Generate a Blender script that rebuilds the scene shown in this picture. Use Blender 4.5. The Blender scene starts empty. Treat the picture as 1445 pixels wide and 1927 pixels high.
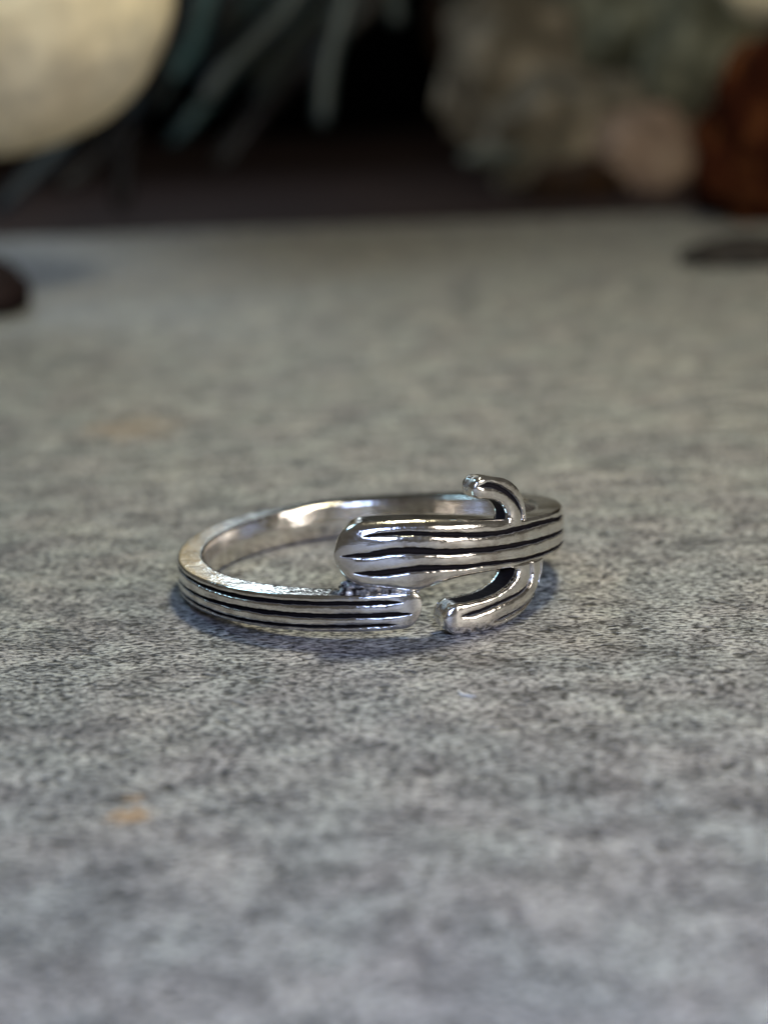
import bpy, bmesh, math, random
import numpy as np
from mathutils import Vector, Matrix, noise

random.seed(7); np.random.seed(7)
S = bpy.context.scene
COL = S.collection
# scale: 1 unit = 1 cm (the ring is about 2 cm across)

# ------------------------------------------------------------------ camera
cam_d = bpy.data.cameras.new('camera')
cam = bpy.data.objects.new('camera', cam_d); COL.objects.link(cam)
CX = Vector((0.999228, -0.010347, -0.03791)); CY = Vector((0.039297, 0.263111, 0.963965)); CZ = Vector((0.0, -0.96471, 0.263314))
CLOC = Vector((0.07389, -8.51047, 2.70049))
M = Matrix((CX, CY, CZ)).transposed().to_4x4(); M.translation = CLOC
cam.matrix_world = M
cam_d.sensor_fit = 'VERTICAL'; cam_d.sensor_height = 36.0; cam_d.sensor_width = 27.0
FPX = 3200.0
cam_d.lens = 36.0 * FPX / 1927.0
cam_d.clip_start = 0.1; cam_d.clip_end = 500
cam_d.dof.use_dof = True
cam_d.dof.focus_distance = 8.05
cam_d.dof.aperture_fstop = 0.32
S.camera = cam

# ------------------------------------------------------------------ world and lamps
W = bpy.data.worlds.new('World'); S.world = W; W.use_nodes = True
W.node_tree.nodes['Background'].inputs[0].default_value = (1.0, 0.94, 0.84, 1)
W.node_tree.nodes['Background'].inputs[1].default_value = 0.075

def area(name, loc, target, sx, sy, power, col):
    l = bpy.data.lights.new(name, 'AREA'); l.shape = 'RECTANGLE'; l.size = sx; l.size_y = sy
    l.energy = power; l.color = col
    o = bpy.data.objects.new(name, l); COL.objects.link(o)
    o.location = loc
    o.rotation_euler = (Vector(target) - Vector(loc)).to_track_quat('-Z', 'Y').to_euler()
    return o
area('overhead_lamp', (3.5, 4.0, 16.5), (0, 4, 0), 3.4, 2.6, 2750, (1.0, 0.93, 0.66))
area('window_light', (-8.5, 7.0, 12.5), (0, 0, 0), 4, 4, 650, (0.45, 0.76, 1.0))
area('back_rim_fill', (-8.0, 35.0, 12.6), (0, 0, 0), 10, 3.4, 1150, (0.74, 0.88, 1.0))  # added unseen panel that whitens the ring's rim from behind
area('near_cool_fill', (1.2, -9.4, 4.6), (0.2, -6.2, 0), 2.6, 2.0, 740, (0.42, 0.56, 1.0))  # added unseen fill above the camera, tints the foreground blue
area('side_fill', (13.0, -9.0, 5.2), (0, 0, 0), 5, 4, 1250, (1.0, 0.93, 0.87))  # added unseen fill that puts highlights on the right-hand ridges

S.view_settings.view_transform = 'Standard'; S.view_settings.look = 'None'
S.view_settings.exposure = 0.0; S.view_settings.gamma = 1.0
S.render.engine = 'CYCLES'
S.cycles.use_denoising = True
S.cycles.max_bounces = 8; S.cycles.glossy_bounces = 6
S.cycles.sample_clamp_indirect = 6

# ------------------------------------------------------------------ helpers
def ray(px, py):
    return (CX * ((px - 722.5) / FPX) - CY * ((py - 963.5) / FPX) - CZ)
def at(px, py, y):                      # point of the world at depth y that the photograph shows at px, py
    d = ray(px, py); return CLOC + d * ((y - CLOC.y) / d.y)
def upp(y):                              # world units per photograph pixel at depth y
    return (y - CLOC.y) / 0.9647 / FPX
def tag(o, label=None, cat=None, group=None, kind=None):
    if label: o['label'] = label
    if cat: o['category'] = cat
    if group: o['group'] = group
    if kind: o['kind'] = kind
    return o
def empty(name, loc=(0, 0, 0)):
    o = bpy.data.objects.new(name, None); COL.objects.link(o); o.location = loc; o.empty_display_size = 0.2
    return o
def link_mesh(name, verts, faces, mat, parent=None, attrs=None, smooth=True):
    me = bpy.data.meshes.new(name); me.from_pydata([tuple(v) for v in verts], [], faces)
    if smooth: me.polygons.foreach_set('use_smooth', [True] * len(me.polygons))
    for k, a in (attrs or {}).items():
        at_ = me.attributes.new(k, 'FLOAT', 'POINT'); at_.data.foreach_set('value', np.asarray(a, dtype=np.float32))
    me.materials.append(mat); me.update()
    o = bpy.data.objects.new(name, me); COL.objects.link(o)
    if parent: o.parent = parent
    return o
class NT:
    def __init__(s, name):
        s.m = bpy.data.materials.new(name); s.m.use_nodes = True; s.t = s.m.node_tree
        s.b = s.t.nodes['Principled BSDF']; s.out = s.t.nodes['Material Output']
        s.tc = s.n('ShaderNodeTexCoord')
    def n(s, kind, **k):
        x = s.t.nodes.new(kind)
        for a, v in k.items(): setattr(x, a, v)
        return x
    def l(s, a, b): s.t.links.new(a, b)
    def noise(s, scale, detail=4, rough=.55, vec=None, dist=0):
        x = s.n('ShaderNodeTexNoise'); x.inputs['Scale'].default_value = scale; x.inputs['Detail'].default_value = detail
        x.inputs['Roughness'].default_value = rough; x.inputs['Distortion'].default_value = dist
        s.l(vec if vec is not None else s.tc.outputs['Object'], x.inputs['Vector']); return x.outputs['Fac']
    def ramp(s, fac, stops, interp='LINEAR'):
        x = s.n('ShaderNodeValToRGB'); r = x.color_ramp; r.interpolation = interp
        while len(r.elements) > 1: r.elements.remove(r.elements[-1])
        r.elements[0].position = stops[0][0]; r.elements[0].color = (*stops[0][1], 1)
        for p, c in stops[1:]:
            e = r.elements.new(p); e.color = (*c, 1)
        s.l(fac, x.inputs[0]); return x.outputs[0]
    def mix(s, fac, a, b, mode='MIX'):
        x = s.n('ShaderNodeMix', data_type='RGBA', blend_type=mode)
        for i, v in ((0, fac), (6, a), (7, b)):
            if isinstance(v, (int, float)): x.inputs[i].default_value = v
            elif isinstance(v, tuple): x.inputs[i].default_value = (*v, 1)
            else: s.l(v, x.inputs[i])
        return x.outputs[2]
    def math(s, op, a, b=0, clamp=False):
        x = s.n('ShaderNodeMath', operation=op, use_clamp=clamp)
        for i, v in ((0, a), (1, b)):
            if isinstance(v, (int, float)): x.inputs[i].default_value = v
            else: s.l(v, x.inputs[i])
        return x.outputs[0]
    def bump(s, h, strength, dist, base=None):
        x = s.n('ShaderNodeBump'); x.inputs['Strength'].default_value = strength; x.inputs['Distance'].default_value = dist
        s.l(h, x.inputs['Height'])
        if base is not None: s.l(base, x.inputs['Normal'])
        return x.outputs[0]
def g3(v): return (v, v, v)

# ------------------------------------------------------------------ tabletop (grey stone-look slab)
def table_mat():
    t = NT('grey_stone')
    ob = t.tc.outputs['Object']
    mp = t.n('ShaderNodeMapping'); mp.inputs['Scale'].default_value = (0.55, 1.0, 1.0); mp.inputs['Rotation'].default_value = (0, 0, 0.12); t.l(ob, mp.inputs[0]); vec = mp.outputs[0]
    fine = t.noise(44, 3, .62, vec, 0.35)
    fine2 = t.noise(85, 2, .6, vec)
    mid = t.noise(6.0, 3, .5, vec, .3)
    big = t.noise(1.3, 5, .6, ob, .4)
    thr = t.math('ADD', fine, t.math('MULTIPLY', t.math('SUBTRACT', mid, .5), .14))
    c = t.ramp(thr, [(.37, (.018, .017, .019)), (.44, (.075, .073, .076)), (.49, (.20, .197, .195)), (.58, (.32, .316, .305)), (.70, (.45, .445, .43))])
    c2 = t.ramp(fine2, [(.36, g3(.55)), (.5, g3(1.0)), (.65, g3(1.25))])
    c = t.mix(.75, c, c2, 'MULTIPLY')
    vo = t.n('ShaderNodeTexVoronoi'); vo.inputs['Scale'].default_value = 17; t.l(vec, vo.inputs['Vector'])
    pit = t.math('ADD', vo.outputs['Distance'], t.math('MULTIPLY', t.math('SUBTRACT', .56, t.noise(9, 2, .5, ob)), 2.2))
    c = t.mix(1.0, c, t.ramp(pit, [(.12, g3(.38)), (.30, g3(1))]), 'MULTIPLY')
    c3 = t.ramp(mid, [(.34, (.70, .70, .72)), (.5, (1, 1, 1)), (.66, (1.22, 1.22, 1.20))])
    c = t.mix(1.0, c, c3, 'MULTIPLY')
    c4 = t.ramp(big, [(.34, (.83, .83, .86)), (.5, (1, 1, 1)), (.66, (1.14, 1.14, 1.10))])
    c = t.mix(1.0, c, c4, 'MULTIPLY')
    tint = t.noise(1.9, 3, .55, ob, .5)
    c = t.mix(1.0, c, t.ramp(tint, [(.38, (1.025, .985, .975)), (.62, (.98, 1.008, .995))]), 'MULTIPLY')
    # small ochre stains of their own shape
    for (sx, sy, rx, ry, st) in STAINS:
        m2 = t.n('ShaderNodeMapping'); m2.inputs['Location'].default_value = (-sx / rx, -sy / ry, 0); m2.inputs['Scale'].default_value = (1 / rx, 1 / ry, 1)
        t.l(ob, m2.inputs[0])
        ln = t.n('ShaderNodeVectorMath', operation='LENGTH'); t.l(m2.outputs[0], ln.inputs[0])
        wob = t.noise(3.2 / max(rx, ry), 4, .65, ob)
        d = t.math('ADD', ln.outputs['Value'], t.math('MULTIPLY', t.math('SUBTRACT', wob, .5), 3.4))
        f = t.ramp(d, [(.45, g3(st)), (.95, g3(0))])
        c = t.mix(f, c, (.34, .20, .085))
    t.l(c, t.b.inputs['Base Color'])
    t.l(t.ramp(fine, [(.3, g3(.62)), (.7, g3(.46))]), t.b.inputs['Roughness'])
    t.b.inputs['Specular IOR Level'].default_value = .42
    nb = t.bump(fine, .8, .022); nb = t.bump(fine2, .4, .010, nb); nb = t.bump(t.ramp(pit, [(.10, g3(0)), (.32, g3(1))]), .6, .03, nb)
    t.l(nb, t.b.inputs['Normal'])
    return t.m
def gpt(px, py):                                   # tabletop point shown at px, py
    d = ray(px, py); return CLOC + d * (-CLOC.z / d.z)
STAINS = []
for px, py, rx, ry, st in ((245, 1535, .10, .085, .8), (252, 1502, .05, .04, .6), (250, 805, .42, .5, .26)):
    q = gpt(px, py); STAINS.append((q.x, q.y, rx, ry, st))
GREY = table_mat()

def slab(name, x0, x1, y0, y1, z0, z1, mat, r=.06):
    bm = bmesh.new()
    bmesh.ops.create_cube(bm, size=1)
    for v in bm.verts:
        v.co = Vector(((x0 + x1) / 2 + v.co.x * (x1 - x0), (y0 + y1) / 2 + v.co.y * (y1 - y0), (z0 + z1) / 2 + v.co.z * (z1 - z0)))
    bmesh.ops.bevel(bm, geom=bm.edges[:], offset=r, segments=10, affect='EDGES', profile=.5)
    me = bpy.data.meshes.new(name); bm.to_mesh(me); bm.free(); me.materials.append(mat)
    me.polygons.foreach_set('use_smooth', [p.area < 200 for p in me.polygons])
    o = bpy.data.objects.new(name, me); COL.objects.link(o); return o
YE = 19.6
tag(slab('tabletop', -22, 24, -16, YE + .3, -2.8, 0, GREY, 1.2), kind='structure')

t = NT('dark_wood')
mp = t.n('ShaderNodeMapping'); mp.inputs['Scale'].default_value = (.15, 2.2, 1); t.l(t.tc.outputs['Object'], mp.inputs[0])
gr = t.noise(1.2, 6, .65, mp.outputs[0], .8)
t.l(t.ramp(gr, [(.3, (.018, .011, .010)), (.55, (.048, .031, .028)), (.75, (.085, .057, .052))]), t.b.inputs['Base Color'])
t.b.inputs['Roughness'].default_value = .8; t.b.inputs['Specular IOR Level'].default_value = .08; t.l(t.bump(gr, .4, .05), t.b.inputs['Normal'])
DARKWOOD = t.m
tag(slab('ground', -90, 90, -60, 95, -3.4, -.52, DARKWOOD, .05), kind='structure')

t = NT('black_cloth')
w = t.noise(6, 5, .6)
t.l(t.ramp(w, [(.3, g3(.0005)), (.7, (.002, .002, .003))]), t.b.inputs['Base Color']); t.b.inputs['Roughness'].default_value = .95
t.b.inputs['Specular IOR Level'].default_value = .05
BLACK = t.m
# a loosely folded black cloth hanging as backdrop
vs, fs = [], []
nx, nz = 220, 24
for i in range(nx + 1):
    x = -60 + 120 * i / nx
    for k in range(nz + 1):
        z = -.5 + 11 * k / nz
        y = 60 + 1.3 * math.sin(x * .55 + .25 * math.sin(z * .2)) + .5 * math.sin(x * 1.7 + 1) + .3 * noise.noise((x * .2, z * .1, 0))
        vs.append((x, y, z))
for i in range(nx):
    for k in range(nz):
        a = i * (nz + 1) + k; fs.append((a, a + nz + 1, a + nz + 2, a + 1))
tag(link_mesh('backdrop', vs, fs, BLACK), kind='structure')

# ------------------------------------------------------------------ silver with black patina
def silver():
    t = NT('oxidised_silver')
    ob = t.tc.outputs['Object']
    pa = t.n('ShaderNodeAttribute', attribute_name='patina').outputs['Fac']
    n1 = t.noise(9, 5, .65); n2 = t.noise(60, 3, .6); n3 = t.noise(24, 4, .7)
    base = t.ramp(n1, [(.34, (.60, .55, .49)), (.50, (.84, .80, .74)), (.66, (.95, .93, .88))])
    edge = t.math('ADD', pa, t.math('MULTIPLY', t.math('SUBTRACT', n3, .5), .80))
    f = t.ramp(edge, [(.34, g3(0)), (.66, g3(1))])
    col = t.mix(f, base, (.012, .009, .009))
    t.l(col, t.b.inputs['Base Color'])
    t.l(t.math('SUBTRACT', 1.0, t.math('MULTIPLY', f, .75)), t.b.inputs['Metallic'])
    r = t.ramp(n3, [(.3, g3(.07)), (.7, g3(.20))])
    t.l(t.mix(f, r, g3(.8)), t.b.inputs['Roughness']); t.b.inputs['Specular IOR Level'].default_value = .15
    # fine scratches: stretched noise round the ring + tiny pits
    mp = t.n('ShaderNodeMapping'); mp.inputs['Scale'].default_value = (4, 4, 90); t.l(ob, mp.inputs[0])
    sc = t.noise(2.5, 3, .6, mp.outputs[0])
    nb = t.bump(n1, .20, .012); nb = t.bump(sc, .10, .003, nb); nb = t.bump(n2, .09, .002, nb); nb = t.bump(t.noise(26, 3, .6), .28, .006, nb)
    t.l(nb, t.b.inputs['Normal'])
    return t.m
SILVER = silver()

ring = empty('cactus_ring')
RM = Matrix((Vector((0.999741, -0.008704, 0.021051)), Vector((0.009291, 0.999567, -0.027935)), Vector((-0.020798, 0.028123, 0.999388)))).transposed().to_4x4()
RM.translation = Vector((-0.00485, 0.00656, 0.23315))
ring.matrix_world = RM
tag(ring, 'silver cactus shaped ring with two bent arms and blackened grooves on the grey stone', 'ring')

T_IN = 1 - .134
def ss(a, b, x):
    t_ = np.clip((x - a) / (b - a), 0, 1); return t_ * t_ * (3 - 2 * t_)
def wob(x, seed=0, f=1.0):
    return (np.sin(x * 1.7 * f + seed) + .7 * np.sin(x * 3.9 * f + 2.1 * seed + 1) + .5 * np.sin(x * 8.3 * f + seed * 3.3)) / 2.2

def cubic(x, xs, ys):                    # smooth interpolation of a table (monotone-ish Catmull/Hermite)
    xs = np.asarray(xs, float); ys = np.asarray(ys, float)
    d = np.diff(ys) / np.diff(xs)
    m = np.concatenate([[d[0]], (d[1:] + d[:-1]) / 2, [d[-1]]])
    m[1:-1][d[1:] * d[:-1] < 0] *= .3
    i = np.clip(np.searchsorted(xs, x) - 1, 0, len(xs) - 2)
    h = xs[i + 1] - xs[i]; s = np.clip((x - xs[i]) / h, 0, 1)
    return ((2 * s**3 - 3 * s**2 + 1) * ys[i] + (s**3 - 2 * s**2 + s) * h * m[i] + (-2 * s**3 + 3 * s**2) * ys[i + 1] + (s**3 - s**2) * h * m[i + 1])
def table(rows):                         # rows (angle, value...) with falling angle -> columns with rising "a = -angle"
    r = sorted([(-q[0],) + tuple(q[1:]) for q in rows]); return [np.array(c) for c in zip(*r)]

def prof(u):
    """closed cross-section: list of (kind, v, k): outer face v in -1..1, then walls and the inner face"""
def build_band():
    TOP = table([(-70, -.008), (-80, -.008), (-100, -.008), (-130, -.006), (-168, -.004), (-220, 0), (-275, .004), (-305, .030), (-330, .075), (-350, .118), (-376.7, .169), (-389, .197), (-397, .215),
                 (-406, .245), (-414, .272), (-427, .308), (-434, .325), (-443, .335), (-452, .336), (-462, .334)])
    BOT = table([(-70, -.190), (-84, -.190), (-100, -.186), (-122, -.181), (-146, -.180), (-180, -.190), (-270, -.198), (-305, -.178), (-330, -.135), (-350, -.095), (-376, -.045), (-389, -.020),
                 (-397, -.006), (-405, .002), (-415, .016), (-424, .017), (-431, .004), (-437, -.018), (-441, -.006), (-446, .012), (-455, .032), (-462, .036)])
    G = [
     (table([(-81.2, -.054), (-94, -.047), (-105, -.045), (-128, -.043), (-145, -.037), (-168, -.033), (-220, -.036), (-270, -.042), (-305, -.016), (-330, .028), (-350, .070), (-376, .122), (-388, .159), (-398, .179), (-406, .189),
             (-414, .202), (-422, .225), (-432, .256), (-441, .278), (-450.5, .279)]),
      table([(-70, .012), (-130, .012), (-160, .010), (-280, .011), (-370, .012), (-400, .014), (-430, .013), (-451, .009)])),
     (table([(-78.8, -.115), (-87, -.110), (-105, -.105), (-140, -.098), (-166, -.099), (-270, -.102), (-305, -.078), (-330, -.035), (-350, .004), (-375, .049), (-386, .076), (-397, .097), (-405, .113), (-414, .129), (-422, .148),
             (-432, .173), (-438, .192), (-444, .197), (-450.6, .189), (-456.4, .190)]),
      table([(-70, .013), (-130, .013), (-150, .010), (-280, .011), (-380, .011), (-410, .014), (-425, .016), (-440, .020), (-452, .013), (-458, .010)])),
     (table([(-83, -.160), (-95, -.158), (-122, -.158), (-136, -.155), (-146, -.150), (-158, -.151), (-180, -.155), (-270, -.162), (-305, -.14), (-330, -.098), (-350, -.057), (-376, -.016), (-392, .012), (-401, .027), (-408, .044),
             (-414.5, .060), (-423, .074), (-430, .090), (-436, .102), (-442, .101), (-447, .097), (-453.6, .108)]),
      table([(-70, .0095), (-150, .0095), (-280, .011), (-380, .011), (-420, .012), (-435, .017), (-447, .017), (-454, .010)])),
    ]
    A0, A1 = 75.6, 458.4                      # a = -angle, from foot end to head tip
    e0, e1 = 5.4, 8.2
    k = (1 - np.cos(np.linspace(0, np.pi / 2, 34)))
    a = np.concatenate([A0 + e0 * k[1:], np.arange(A0 + e0 + .25, A1 - e1, .27), (A1 - e1 * k[1:])[::-1]])
    top = cubic(a, *TOP); bot = cubic(a, *BOT)
    d0 = np.clip((a - A0) / e0, 0, 1); d1 = np.clip((A1 - a) / e1, 0, 1)
    f0b = np.sqrt(1 - (1 - d0)**2); d0t = np.clip((a - A0) / 3.2, 0, 1); f0t = (1 - (1 - d0t)**2.6)**(1 / 2.6)
    m0 = -.082
    nf = a < A0 + e0 + .1
    top = np.where(nf, m0 + (top - m0) * f0t, top); bot = np.where(nf, m0 + (bot - m0) * f0b, bot)
    f1 = (1 - (1 - d1)**2.1)**(1 / 2.1); m1 = .19
    nl = a > A1 - e1 - .1
    top = np.where(nl, m1 + (top - m1) * f1, top); bot = np.where(nl, m1 + (bot - m1) * f1, bot)
    top = top + .0012 * wob(a, 1, .035); bot = bot + .0012 * wob(a, 4, .04)
    n = len(a)
    NV = 140
    v = np.sin(np.linspace(-np.pi / 2, np.pi / 2, NV)) * .35 + np.linspace(-1, 1, NV) * .65
    zc = (top + bot) / 2; w = (top - bot) / 2
    z = zc[:, None] + v[None] * w[:, None]
    head = ss(395, 440, a); 
    fillet = (.018 + .016 * head)[:, None]
    dist = (1 - np.abs(v))[None] * w[:, None]                 # distance from edge
    x = np.clip(1 - dist / fillet, 0, 1); drop = fillet * .75 * (1 - np.sqrt(1 - x * x * .98))
    crown = (.010 + .022 * head)[:, None] * (1 - np.abs(v[None])**3.2)
    tipd = np.minimum((a - A0) / 5.0, (A1 - a) / 7.0).clip(0, 1)
    tip = (-.014 * (1 - np.sqrt(1 - (1 - tipd)**2)))[:, None]
    r = 1.0 + crown - drop + tip - .006 * ss(150, 180, a)[:, None] * (1 - ss(340, 380, a))[:, None] * 0
    pat = np.zeros_like(z)
    for gi, (gz, gw) in enumerate(G):
        zz = cubic(a, *gz) + .0014 * wob(a, gi * 2.2, .35); hw = cubic(a, *gw) * .88 * (1 + .14 * wob(a, gi + 5, .35))
        lo, hi = gz[0][0], gz[0][-1]
        en = np.minimum(a - lo, hi - a)
        hw = hw * np.sqrt(np.clip(en / 4.5, 0, 1)); on = en > 0
        q = np.abs(z - zz[:, None]) / np.maximum(hw, 1e-5)[:, None]
        gd = (1 - ss(.5, 1.15, q)) * on[:, None]
        dep = .034 * np.clip(hw / .010, 0, 1)[:, None]
        r = r - dep * gd
        sh = np.exp(-np.clip(np.abs(z - zz[:, None]) - hw[:, None], 0, 1) / .013) * on[:, None] * np.clip(en / 5, 0, 1)[:, None]
        r = r - .0055 * sh * (1 - gd)
        pat = np.maximum(pat, (1 - ss(.75, 1.25, q)) * on[:, None])
    # small casting irregularities
    th = -np.radians(a)
    r += .0006 * np.sin(a[:, None] * .5 + z * 60) * np.sin(z * 45 + 1) 
    # rest of section: top wall down, inner face, bottom wall up  (r fractions)
    rows = [(r[:, j], z[:, j], pat[:, j]) for j in range(NV)]     # bottom edge -> top edge
    rt = r[:, -1]; rb = r[:, 0]
    cut = .012
    for s in (.06, .25, .5, .75, .93):
        rows.append((rt + (T_IN + cut - rt) * s, top.copy(), pat[:, -1] * 0))
    wi = np.minimum(w * .98, .02)
    for s in (0, .5, 1):
        rows.append((T_IN + cut * (1 - math.sin(s * math.pi / 2)) + 0 * a, top - np.minimum(cut, w * .5) * (1 - math.cos(s * math.pi / 2)), 0 * a))
    for s in np.linspace(0, 1, 13)[1:-1]:
        rows.append((T_IN - .014 * (1 - abs(2 * s - 1)) + 0 * a, (top - np.minimum(cut, w * .5)) * (1 - s) + (bot + np.minimum(cut, w * .5)) * s, 0 * a))
    for s in (0, .5, 1):
        rows.append((T_IN + cut * (1 - math.cos(s * math.pi / 2)) + 0 * a, bot + np.minimum(cut, w * .5) * (1 - math.sin(s * math.pi / 2)), 0 * a))
    for s in (.93, .75, .5, .25, .06):
        rows.append((rb + (T_IN + cut - rb) * s, bot.copy(), 0 * a))
    R = np.stack([q[0] for q in rows], 1); Z = np.stack([q[1] for q in rows], 1); P = np.stack([q[2] for q in rows], 1)
    # the head sits proud over the seam: grime between head and foot
    m = R.shape[1]
    TH = np.repeat(th[:, None], m, 1)
    V = np.stack([R * np.cos(TH), R * np.sin(TH), Z], -1).reshape(-1, 3)
    F = []
    for i in range(n - 1):
        b0 = i * m; b1 = b0 + m
        for j in range(m):
            k2 = (j + 1) % m
            F.append((b0 + j, b0 + k2, b1 + k2, b1 + j))
    F.append(tuple(range(m))[::-1]); F.append(tuple((n - 1) * m + j for j in range(m)))
    # pit darkening where head meets the seam
    A = np.repeat(a[:, None], m, 1).reshape(-1); Zf = Z.reshape(-1); Rf = R.reshape(-1)
    P = P.reshape(-1)
    bz = np.interp(A, a, bot)
    near = (A > 436) & (A < 459) & (Zf < bz + .010) & (Rf < 1.01)
    P = np.where(near, np.maximum(P, .75), P)
    near = (A < 101) & (A > 77) & (Zf > -.012) & (Rf < .985)
    P = np.where(near, np.maximum(P, .62), P)
    return link_mesh('band', V, F, SILVER, ring, {'patina': P})
band = build_band()

def smooth_path(pts, step=.0035):
    P = np.array([(math.radians(a_), z_) for a_, z_ in pts])
    P0 = np.vstack([2 * P[0] - P[1], P, 2 * P[-1] - P[-2]])
    out = []
    for i in range(1, len(P0) - 2):
        p0, p1, p2, p3 = P0[i - 1:i + 3]
        for s in np.linspace(0, 1, 30, endpoint=False):
            out.append(.5 * ((2 * p1) + (-p0 + p2) * s + (2 * p0 - 5 * p1 + 4 * p2 - p3) * s**2 + (-p0 + 3 * p1 - 3 * p2 + p3) * s**3))
    out.append(P[-1]); out = np.array(out)
    L = np.concatenate([[0], np.cumsum(np.hypot(*np.diff(out, axis=0).T))])
    return out, L

def build_arm(name, path, widths, grooves, inner_side, flare, sink, r0=1.0, bulge=.012, r_in=T_IN):
    """path: centre line from the tip to the trunk, in (angle, height); widths: half width at each path point"""
    C, L = smooth_path(path)
    key = L[np.arange(len(path)) * 30]
    n0 = int(L[-1] / .004)
    tipr = widths[0]
    k = 1 - np.cos(np.linspace(0, np.pi / 2, 26))
    l = np.concatenate([tipr * k[1:], np.linspace(tipr, L[-1], n0)[1:]])
    cx = np.interp(l, L, C[:, 0]); cz = np.interp(l, L, C[:, 1])
    # smooth the tangents
    tx = np.gradient(cx, l); tz = np.gradient(cz, l)
    ker = np.hanning(15); ker /= ker.sum()
    tx = np.convolve(np.pad(tx, 7, 'edge'), ker, 'valid'); tz = np.convolve(np.pad(tz, 7, 'edge'), ker, 'valid')
    h = np.hypot(tx, tz); tx /= h; tz /= h
    nxx, nzz = -tz, tx
    w = cubic(l, key, widths)
    d = np.clip(l / tipr, 0, 1); w = w * np.sqrt(np.clip(1 - (1 - d)**2, 1e-5, 1))
    w = w * (1 + .02 * wob(l * 40, 2))
    NV = 70
    fl = np.interp(l, [L[-1] - flare[1], L[-1]], [0, 1])**2 * flare[0]
    v = np.sin(np.linspace(-np.pi / 2, np.pi / 2, NV)) * .4 + np.linspace(-1, 1, NV) * .6
    off = v * w[:, None] + inner_side * fl[:, None] * ((1 + inner_side * v[None]) / 2)**1.5
    U = cx[:, None] + nxx[:, None] * off; Z = cz[:, None] + nzz[:, None] * off
    dist = (1 - np.abs(v))[None] * w[:, None]
    x = np.clip(1 - dist / .015, 0, 1); drop = .012 * (1 - np.sqrt(1 - x * x * .98))
    r = r0 + bulge * (1 - np.abs(v[None])**2.2) - drop - .026 * (1 - np.sqrt(1 - (1 - np.clip(l / .07, 0, 1))**2))[:, None]
    r = r - (.02 * ss(L[-1] - sink[0], L[-1] - sink[1], l))[:, None]
    pat = np.zeros_like(r)
    for gp, gw in grooves:
        GP, GL = smooth_path(gp)
        D = np.full(U.shape, 9.); S_ = np.zeros(U.shape)
        for q, s in zip(GP[::2], GL[::2]):
            dd = np.hypot(U - q[0], Z - q[1]); mk = dd < D; D[mk] = dd[mk]; S_[mk] = s
        hw = gw * np.sqrt(np.clip(np.minimum(S_ / .05, (GL[-1] + .03 - S_) / .03), .05, 1)) * (1 + .15 * wob(S_ * 50, 3))
        q = D / hw; gd = 1 - ss(.45, 1.15, q)
        r -= .030 * gd
        r -= .006 * np.exp(-np.clip(D - hw, 0, 1) / .013) * (1 - gd)
        pat = np.maximum(pat, gd)
    rows = [(r[:, j], U[:, j], Z[:, j], pat[:, j]) for j in range(NV)]
    def side(j, sgn, order):
        for s in order:
            rr = r[:, j] + (r_in - r[:, j]) * s
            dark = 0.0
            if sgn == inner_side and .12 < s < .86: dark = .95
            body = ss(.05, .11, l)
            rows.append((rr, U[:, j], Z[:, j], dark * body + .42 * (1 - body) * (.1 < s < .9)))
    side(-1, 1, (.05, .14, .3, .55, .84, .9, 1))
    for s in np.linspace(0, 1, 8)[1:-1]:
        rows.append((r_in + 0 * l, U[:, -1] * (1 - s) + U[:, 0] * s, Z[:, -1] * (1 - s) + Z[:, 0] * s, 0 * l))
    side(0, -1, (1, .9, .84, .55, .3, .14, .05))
    R = np.stack([q[0] for q in rows], 1); UU = np.stack([q[1] for q in rows], 1); ZZ = np.stack([q[2] for q in rows], 1); PP = np.stack([q[3] for q in rows], 1)
    n, m = R.shape
    V = np.stack([R * np.cos(UU), R * np.sin(UU), ZZ], -1).reshape(-1, 3)
    F = []
    for i in range(n - 1):
        for j in range(m):
            k2 = (j + 1) % m
            F.append((i * m + j, i * m + k2, (i + 1) * m + k2, (i + 1) * m + j))
    F.append(tuple(range(m))[::-1]); F.append(tuple((n - 1) * m + j for j in range(m)))
    o = link_mesh(name, V, F, SILVER, ring, {'patina': PP.reshape(-1)})
    bm = bmesh.new(); bm.from_mesh(o.data); bmesh.ops.recalc_face_normals(bm, faces=bm.faces); bm.to_mesh(o.data); bm.free()
    return o
UA = [(-59.0, .428), (-56, .427), (-52.9, .418), (-49.2, .398), (-46.3, .366), (-44.2, .32), (-43.2, .27), (-42.9, .235), (-42.8, .200)]
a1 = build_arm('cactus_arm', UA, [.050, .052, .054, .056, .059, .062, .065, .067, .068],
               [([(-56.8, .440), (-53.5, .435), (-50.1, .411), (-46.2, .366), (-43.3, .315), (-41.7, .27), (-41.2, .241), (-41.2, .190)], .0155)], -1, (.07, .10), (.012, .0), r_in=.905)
a1['label'] = 'upper arm, shorter and curled over the band'
LA = [(-69.8, -.172), (-66, -.180), (-61.5, -.187), (-54.5, -.188), (-49, -.176), (-44.2, -.150), (-40.4, -.108), (-38.0, -.055), (-37.4, -.015), (-37.3, .006)]
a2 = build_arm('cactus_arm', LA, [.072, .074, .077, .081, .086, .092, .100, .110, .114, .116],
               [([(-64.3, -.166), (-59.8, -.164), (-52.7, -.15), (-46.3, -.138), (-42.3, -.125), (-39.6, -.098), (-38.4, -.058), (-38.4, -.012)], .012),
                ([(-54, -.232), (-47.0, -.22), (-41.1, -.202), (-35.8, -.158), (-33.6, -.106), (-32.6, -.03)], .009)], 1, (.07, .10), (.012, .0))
a2['label'] = 'lower arm, longer and thicker, touching the stone'

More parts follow.
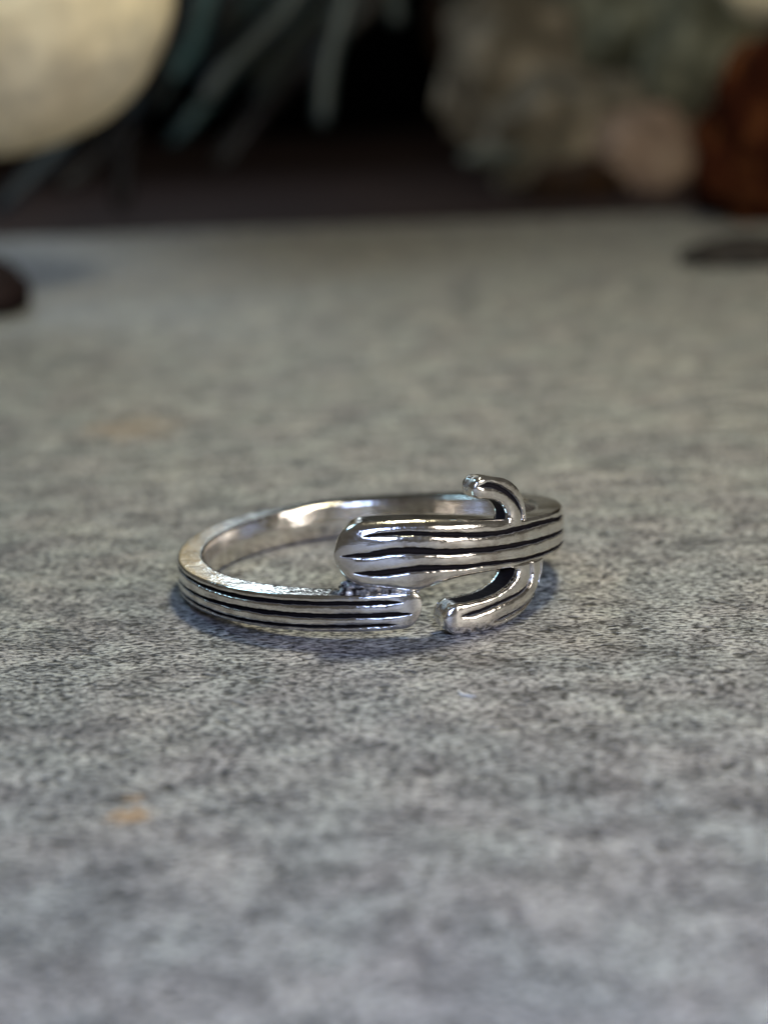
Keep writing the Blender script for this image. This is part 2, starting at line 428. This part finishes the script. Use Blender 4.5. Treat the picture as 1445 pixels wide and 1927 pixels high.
# rough solder between head and foot
vs, fs = [], []
for k in range(150):
    sx = k / 149; ang = -97.5 + sx * 21
    zt = np.interp(ang, [-99, -95.6, -88.9, -82.2, -77], [.060, .050, .030, .008, -.012]); zb = -.018
    z = zb + (zt - zb) * random.random(); rr = random.uniform(.955, .985) if k % 2 else random.uniform(.89, .97)
    rad = random.uniform(.009, .018)
    bm = bmesh.new(); bmesh.ops.create_icosphere(bm, subdivisions=2, radius=rad)
    c = Vector((rr * math.cos(math.radians(ang)), rr * math.sin(math.radians(ang)), z))
    b0 = len(vs)
    for v in bm.verts:
        q = v.co * (1 + .5 * noise.noise(v.co * 90 + Vector((k, 0, 0)))); vs.append(c + Vector((q.x * 1.6, q.y, q.z)))
    fs += [tuple(b0 + v.index for v in f.verts) for f in bm.faces]; bm.free()
seam = link_mesh('solder_seam', vs, fs, SILVER, ring)
md = seam.modifiers.new('fuse', 'REMESH'); md.mode = 'VOXEL'; md.voxel_size = .004; md.use_smooth_shade = True
md = seam.modifiers.new('soften', 'SMOOTH'); md.iterations = 5; md.factor = .6
dg = bpy.context.evaluated_depsgraph_get(); me = bpy.data.meshes.new_from_object(seam.evaluated_get(dg)); seam.modifiers.clear(); seam.data = me
at_ = me.attributes.new('patina', 'FLOAT', 'POINT'); at_.data.foreach_set('value', np.array([.54 + .2 * noise.noise(v.co * 40) for v in me.vertices], dtype=np.float32))

# ------------------------------------------------------------------ lint fibre on the stone
t = NT('white_lint'); t.l(t.ramp(t.noise(40), [(.3, g3(.55)), (.7, g3(.7))]), t.b.inputs['Base Color']); LINT = t.m
def tube(pts, rads, seg=8):
    vs, fs = [], []
    n = len(pts)
    for i, p in enumerate(pts):
        p = Vector(p); d = (Vector(pts[min(i + 1, n - 1)]) - Vector(pts[max(i - 1, 0)])).normalized()
        x = d.cross(Vector((0, -1, .1))).normalized(); y = d.cross(x)
        for k in range(seg):
            an = 2 * math.pi * k / seg; vs.append(p + (x * math.cos(an) + y * math.sin(an)) * rads[i])
    for i in range(n - 1):
        for k in range(seg):
            k2 = (k + 1) % seg; fs.append((i * seg + k, i * seg + k2, (i + 1) * seg + k2, (i + 1) * seg + k))
    fs.append(tuple(range(seg))[::-1]); fs.append(tuple((n - 1) * seg + k for k in range(seg)))
    return vs, fs
pts = []
for px, py in ((861, 1303), (866, 1306), (872, 1310), (878, 1310), (884, 1312), (895, 1315)):
    q = gpt(px, py); pts.append((q.x, q.y, .010 + .006 * math.sin(px)))
v_, f_ = tube(pts, [.003, .006, .005, .0065, .006, .002], 6)
tag(link_mesh('lint_fibre', v_, f_, LINT), 'tiny white curled lint fibre on the grey stone in front of the ring', 'lint')

# ------------------------------------------------------------------ blurred things behind
def stone_mat(name, cols, rough=.7, scale=1.0, bump=.4, spec=.25):
    t = NT(name)
    a = t.noise(.62 * scale, 5, .6, None, .6); b = t.noise(7 * scale, 4, .6)
    c = t.ramp(a, [(.30, cols[0]), (.5, cols[1]), (.68, cols[2])])
    c = t.mix(.6, c, t.ramp(b, [(.3, g3(.6)), (.7, g3(1.25))]), 'MULTIPLY')
    t.l(c, t.b.inputs['Base Color']); t.b.inputs['Roughness'].default_value = rough; t.b.inputs['Specular IOR Level'].default_value = spec
    t.l(t.bump(b, bump, .08), t.b.inputs['Normal']); return t.m
def lump(name, c, rx, ry, rz, mat, amp=.2, freq=1.0, seed=0, sub=5, rot=0, parent=None, flat=None):
    bm = bmesh.new(); bmesh.ops.create_icosphere(bm, subdivisions=sub, radius=1)
    R = Matrix.Rotation(rot, 3, 'Y'); o3 = Vector((seed * 3.1, seed * 1.7, seed))
    for v in bm.verts:
        d = v.co.normalized()
        k = 1 + amp * noise.fractal(d * freq + o3, 1.0, 2.0, 4)
        v.co = R @ Vector((d.x * rx * k, d.y * ry * k, d.z * rz * k))
    if flat is not None:
        for v in bm.verts: v.co.z = max(v.co.z, flat)
    me = bpy.data.meshes.new(name); bm.to_mesh(me); bm.free()
    me.polygons.foreach_set('use_smooth', [True] * len(me.polygons)); me.materials.append(mat)
    o = bpy.data.objects.new(name, me); COL.objects.link(o); o.location = c
    if parent: o.parent = parent
    return o

CREAM = stone_mat('cream_stone', [(.82, .66, .41), (.90, .77, .52), (.92, .83, .60)], .55, .5, .15)
DBROWN = stone_mat('dark_brown_stone_shade', [(.006, .003, .003), (.014, .008, .008), (.03, .02, .018)], .8, 1, .4, .08)  # shared by the prop stone and the low shade lump
# cream stone, top left, leaning on an unseen dark one; low lump models shade
y0 = 12.0; s = upp(y0); c = at(-22, -62, y0)
tag(lump('cream_stone', c, 322 * s, 290 * s, 326 * s, CREAM, .035, .9, 3, 6), 'large smooth cream stone, blurred, filling the top left corner', 'stone')
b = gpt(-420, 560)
tag(lump('dark_lump', (b.x, b.y, 1.5), 1.9, 1.3, 2.0, DBROWN, .16, 1.2, 5, 5, flat=-1.5), 'dark stone outside the left edge that props up the cream stone', 'stone')
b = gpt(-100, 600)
tag(lump('dark_lump', (b.x, b.y + .5, .15), .85, .8, .48, DBROWN, .2, 1.2, 6, 5, flat=-.15), 'low dark brown lump standing in for the shadow at the left edge below the cream stone', 'stone')  # dark lump added where only soft shadow lies

# grey, olive and beige stones on the right
OLIVE = stone_mat('olive_stone', [(.03, .031, .022), (.22, .22, .15), (.50, .48, .34)], .8, .9)
GREYB = stone_mat('grey_brown_stone', [(.03, .027, .022), (.22, .19, .14), (.52, .44, .33)], .8, .9)
BEIGE = stone_mat('beige_stone', [(.14, .10, .07), (.40, .28, .21), (.56, .43, .33)], .8, 1.1)
RUST = stone_mat('rust_stone', [(.012, .006, .003), (.04, .02, .010), (.10, .048, .02)], .8, 1.0)
RED = stone_mat('red_brown_stone', [(.010, .002, .001), (.040, .010, .004), (.15, .055, .018)], .85, 1.8, .7, .05)
DGREY = stone_mat('dark_grey_shade', [(.012, .010, .009), (.028, .024, .022), (.06, .052, .047)], .8, 1, .4, .08)  # dark colour for the lump that stands in for shadow
PALE = stone_mat('pale_green_stone', [(.07, .08, .065), (.12, .13, .11), (.2, .21, .18)], .7, 1.2)
def rock(px, py, rx, ry, y, mat, label, seed, name='stone', amp=.28, dy=.8, base=-.52, group=None):
    s = upp(y); c = at(px, py, y)
    o = lump(name, c, rx * s, rx * s * dy, ry * s, mat, amp, 1.3, seed, 5)
    return tag(o, label, 'stone')
rock(955, 140, 125, 150, 33, GREYB, 'tall grey brown stone right of the black gap, blurred', 11)
rock(1150, 60, 170, 120, 37, OLIVE, 'broad olive stone along the top edge of the photo', 12)
rock(1075, 265, 150, 120, 31, GREYB, 'dark grey brown stone low in the middle of the stone heap', 13)
rock(1215, 295, 95, 85, 29.2, BEIGE, 'pinkish beige stone beside the red brown one', 14, amp=.2)
rock(1085, 345, 85, 42, 28.6, RUST, 'small brown stone at the foot of the heap', 15)
rock(935, 296, 62, 20, 28, PALE, 'small flat pale green stone at the end of the black gap', 16, amp=.15)
rock(872, 50, 60, 100, 38, RUST, 'narrow rusty brown stone left of the heap', 17)
rock(1330, 110, 120, 130, 34, OLIVE, 'olive stone behind the red brown one', 18)
rock(1462, 262, 140, 165, 17.2, RED, 'tall red brown rough stone at the right edge', 19, amp=.3)
rock(1450, -25, 80, 62, 24, CREAM, 'pale cream stone in the top right corner', 20, amp=.08)
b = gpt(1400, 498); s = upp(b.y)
tag(lump('stone', (b.x, b.y + .2, .12), .72, .45, .20, DGREY, .38, 1.4, 22, 4, flat=-.12), 'small flat dark grey lump standing in for the shadow in front of the red brown stone', 'stone')  # patch of shade built as a flat dark lump
b = gpt(1452, 488)
tag(lump('stone', (b.x, b.y, .12), .30, .25, .2, PALE, .15, 1.4, 23, 4, flat=-.12), 'small pale grey stone at the right edge beside the dark shadow lump', 'stone')

# evergreen sprig with long drooping leaves
def leaf_mat(name, a, b, c):
    t = NT(name); n1 = t.noise(1.3, 4); t.l(t.ramp(n1, [(.3, a), (.55, b), (.75, c)]), t.b.inputs['Base Color'])
    t.b.inputs['Roughness'].default_value = .5; t.l(t.bump(t.noise(12, 3), .3, .03), t.b.inputs['Normal']); return t.m
LEAF = [leaf_mat('teal_leaf', (.008, .026, .030), (.022, .060, .068), (.05, .10, .115)),
        leaf_mat('grey_leaf', (.012, .020, .022), (.024, .035, .038), (.055, .072, .077)),
        leaf_mat('olive_leaf', (.010, .013, .010), (.018, .023, .018), (.036, .044, .034)),
        leaf_mat('blue_leaf', (.006, .014, .026), (.015, .033, .055), (.03, .06, .09)),
        leaf_mat('brown_leaf', (.009, .008, .007), (.022, .019, .018), (.040, .036, .032))]
sprig = empty('evergreen_sprig', at(560, -330, 23))
tag(sprig, 'dark blue green sprig with long drooping leaves behind the cream stone', 'plant')
def leaf(pts, rpx, y, mi, y1=None):
    y1 = y if y1 is None else y1
    P = []
    n = 16; Q = [Vector((p[0], p[1], 0)) for p in pts]
    # quadratic/catmull path in small steps
    Q = [2 * Q[0] - Q[1]] + Q + [2 * Q[-1] - Q[-2]]
    out = []
    for i in range(1, len(Q) - 2):
        for k in range(n):
            s_ = k / n; p0, p1, p2, p3 = Q[i - 1:i + 3]
            out.append(.5 * ((2 * p1) + (p2 - p0) * s_ + (2 * p0 - 5 * p1 + 4 * p2 - p3) * s_**2 + (3 * p1 - p0 - 3 * p2 + p3) * s_**3))
    out.append(Q[-2]); N = len(out); rr = []
    for i, q in enumerate(out):
        f = i / (N - 1); yy = y + (y1 - y) * f
        P.append(at(q.x, q.y, yy) - sprig.location)
        e = (1 - f) * N / 5.0; cap = math.sqrt(max(0.02, 1 - (1 - min(1, e))**2))
        rr.append(rpx * upp(yy) * (.75 + .25 * math.sin(math.pi * min(1, f * 1.3 + .1))) * cap)
    vv, ff = tube(P, rr, 12)
    # keel: flatten a little
    o = link_mesh('leaf', vv, ff, LEAF[mi], sprig)
    return o
ORG = (560, -330)
leaf([ORG, (430, -120), (388, 0), (362, 90), (322, 150)], 20, 22, 0, 20)
leaf([ORG, (610, -120), (545, 10), (450, 110), (378, 195)], 20, 22, 1, 20)
leaf([ORG, (560, -60), (470, 90), (390, 190), (318, 275)], 17, 24, 0, 23)
leaf([ORG, (660, -100), (600, 20), (535, 120), (480, 195)], 24, 24, 2, 22)
leaf([ORG, (640, -60), (560, 110), (480, 220), (405, 325)], 24, 26, 4, 25)
leaf([ORG, (665, -130), (650, 0), (618, 120), (604, 240)], 23, 20.5, 1, 19)
leaf([ORG, (730, -160), (744, -60), (742, 0), (744, 48)], 20, 22, 1, 21)
leaf([ORG, (330, -80), (280, 60), (250, 150), (245, 225)], 24, 24, 3, 23)
leaf([ORG, (360, -60), (270, 120), (236, 260), (228, 400)], 26, 25, 4, 25)
leaf([ORG, (330, -60), (200, 160), (90, 300), (-10, 400)], 22, 22, 3, 20)
leaf([ORG, (400, -80), (310, 120), (180, 300), (110, 360)], 18, 26, 4, 25)
leaf([ORG, (500, -120), (455, 10), (430, 60), (395, 130)], 20, 25, 2, 24)
leaf([ORG, (700, -100), (700, 0), (650, 60), (560, 160)], 16, 27, 4, 26)
leaf([ORG, (760, -220), (840, -100), (852, -30), (848, 20)], 20, 26, 2, 25)
v_, f_ = tube([at(ORG[0], ORG[1], 22) - sprig.location, at(300, -420, 23) - sprig.location, at(-60, -300, 24) - sprig.location, at(-260, 50, 24) - sprig.location, at(-330, 440, 24) - sprig.location], [.25, .28, .3, .32, .36], 12)
link_mesh('stem', v_, f_, LEAF[4], sprig)

leaf([ORG, (300, -140), (262, 0), (250, 80), (262, 190)], 20, 25, 0, 24)
leaf([ORG, (420, -140), (350, -20), (305, 60), (290, 130)], 30, 27, 0, 26)
leaf([ORG, (520, -120), (500, 0), (440, 60), (360, 150)], 26, 27, 3, 26)
leaf([ORG, (620, -160), (590, -40), (560, 40), (530, 130)], 22, 28, 2, 27)

rl = random.Random(5)
for k in range(34):
    bx = rl.uniform(205, 640); by = rl.uniform(20, 215) * (1 - .25 * (bx > 560)); sl = rl.uniform(.35, .95) * (1 if bx < 560 else .35)
    L0 = rl.uniform(150, 260); tx0 = bx + L0 * sl; ty0 = by - L0
    leaf([ORG, (tx0 + 20, min(ty0, -70)), (bx + .45 * L0 * sl + rl.uniform(-8, 8), by - .45 * L0), (bx, by)], rl.uniform(7, 13), rl.uniform(21, 28), rl.choice((0, 0, 1, 2, 3, 4)))
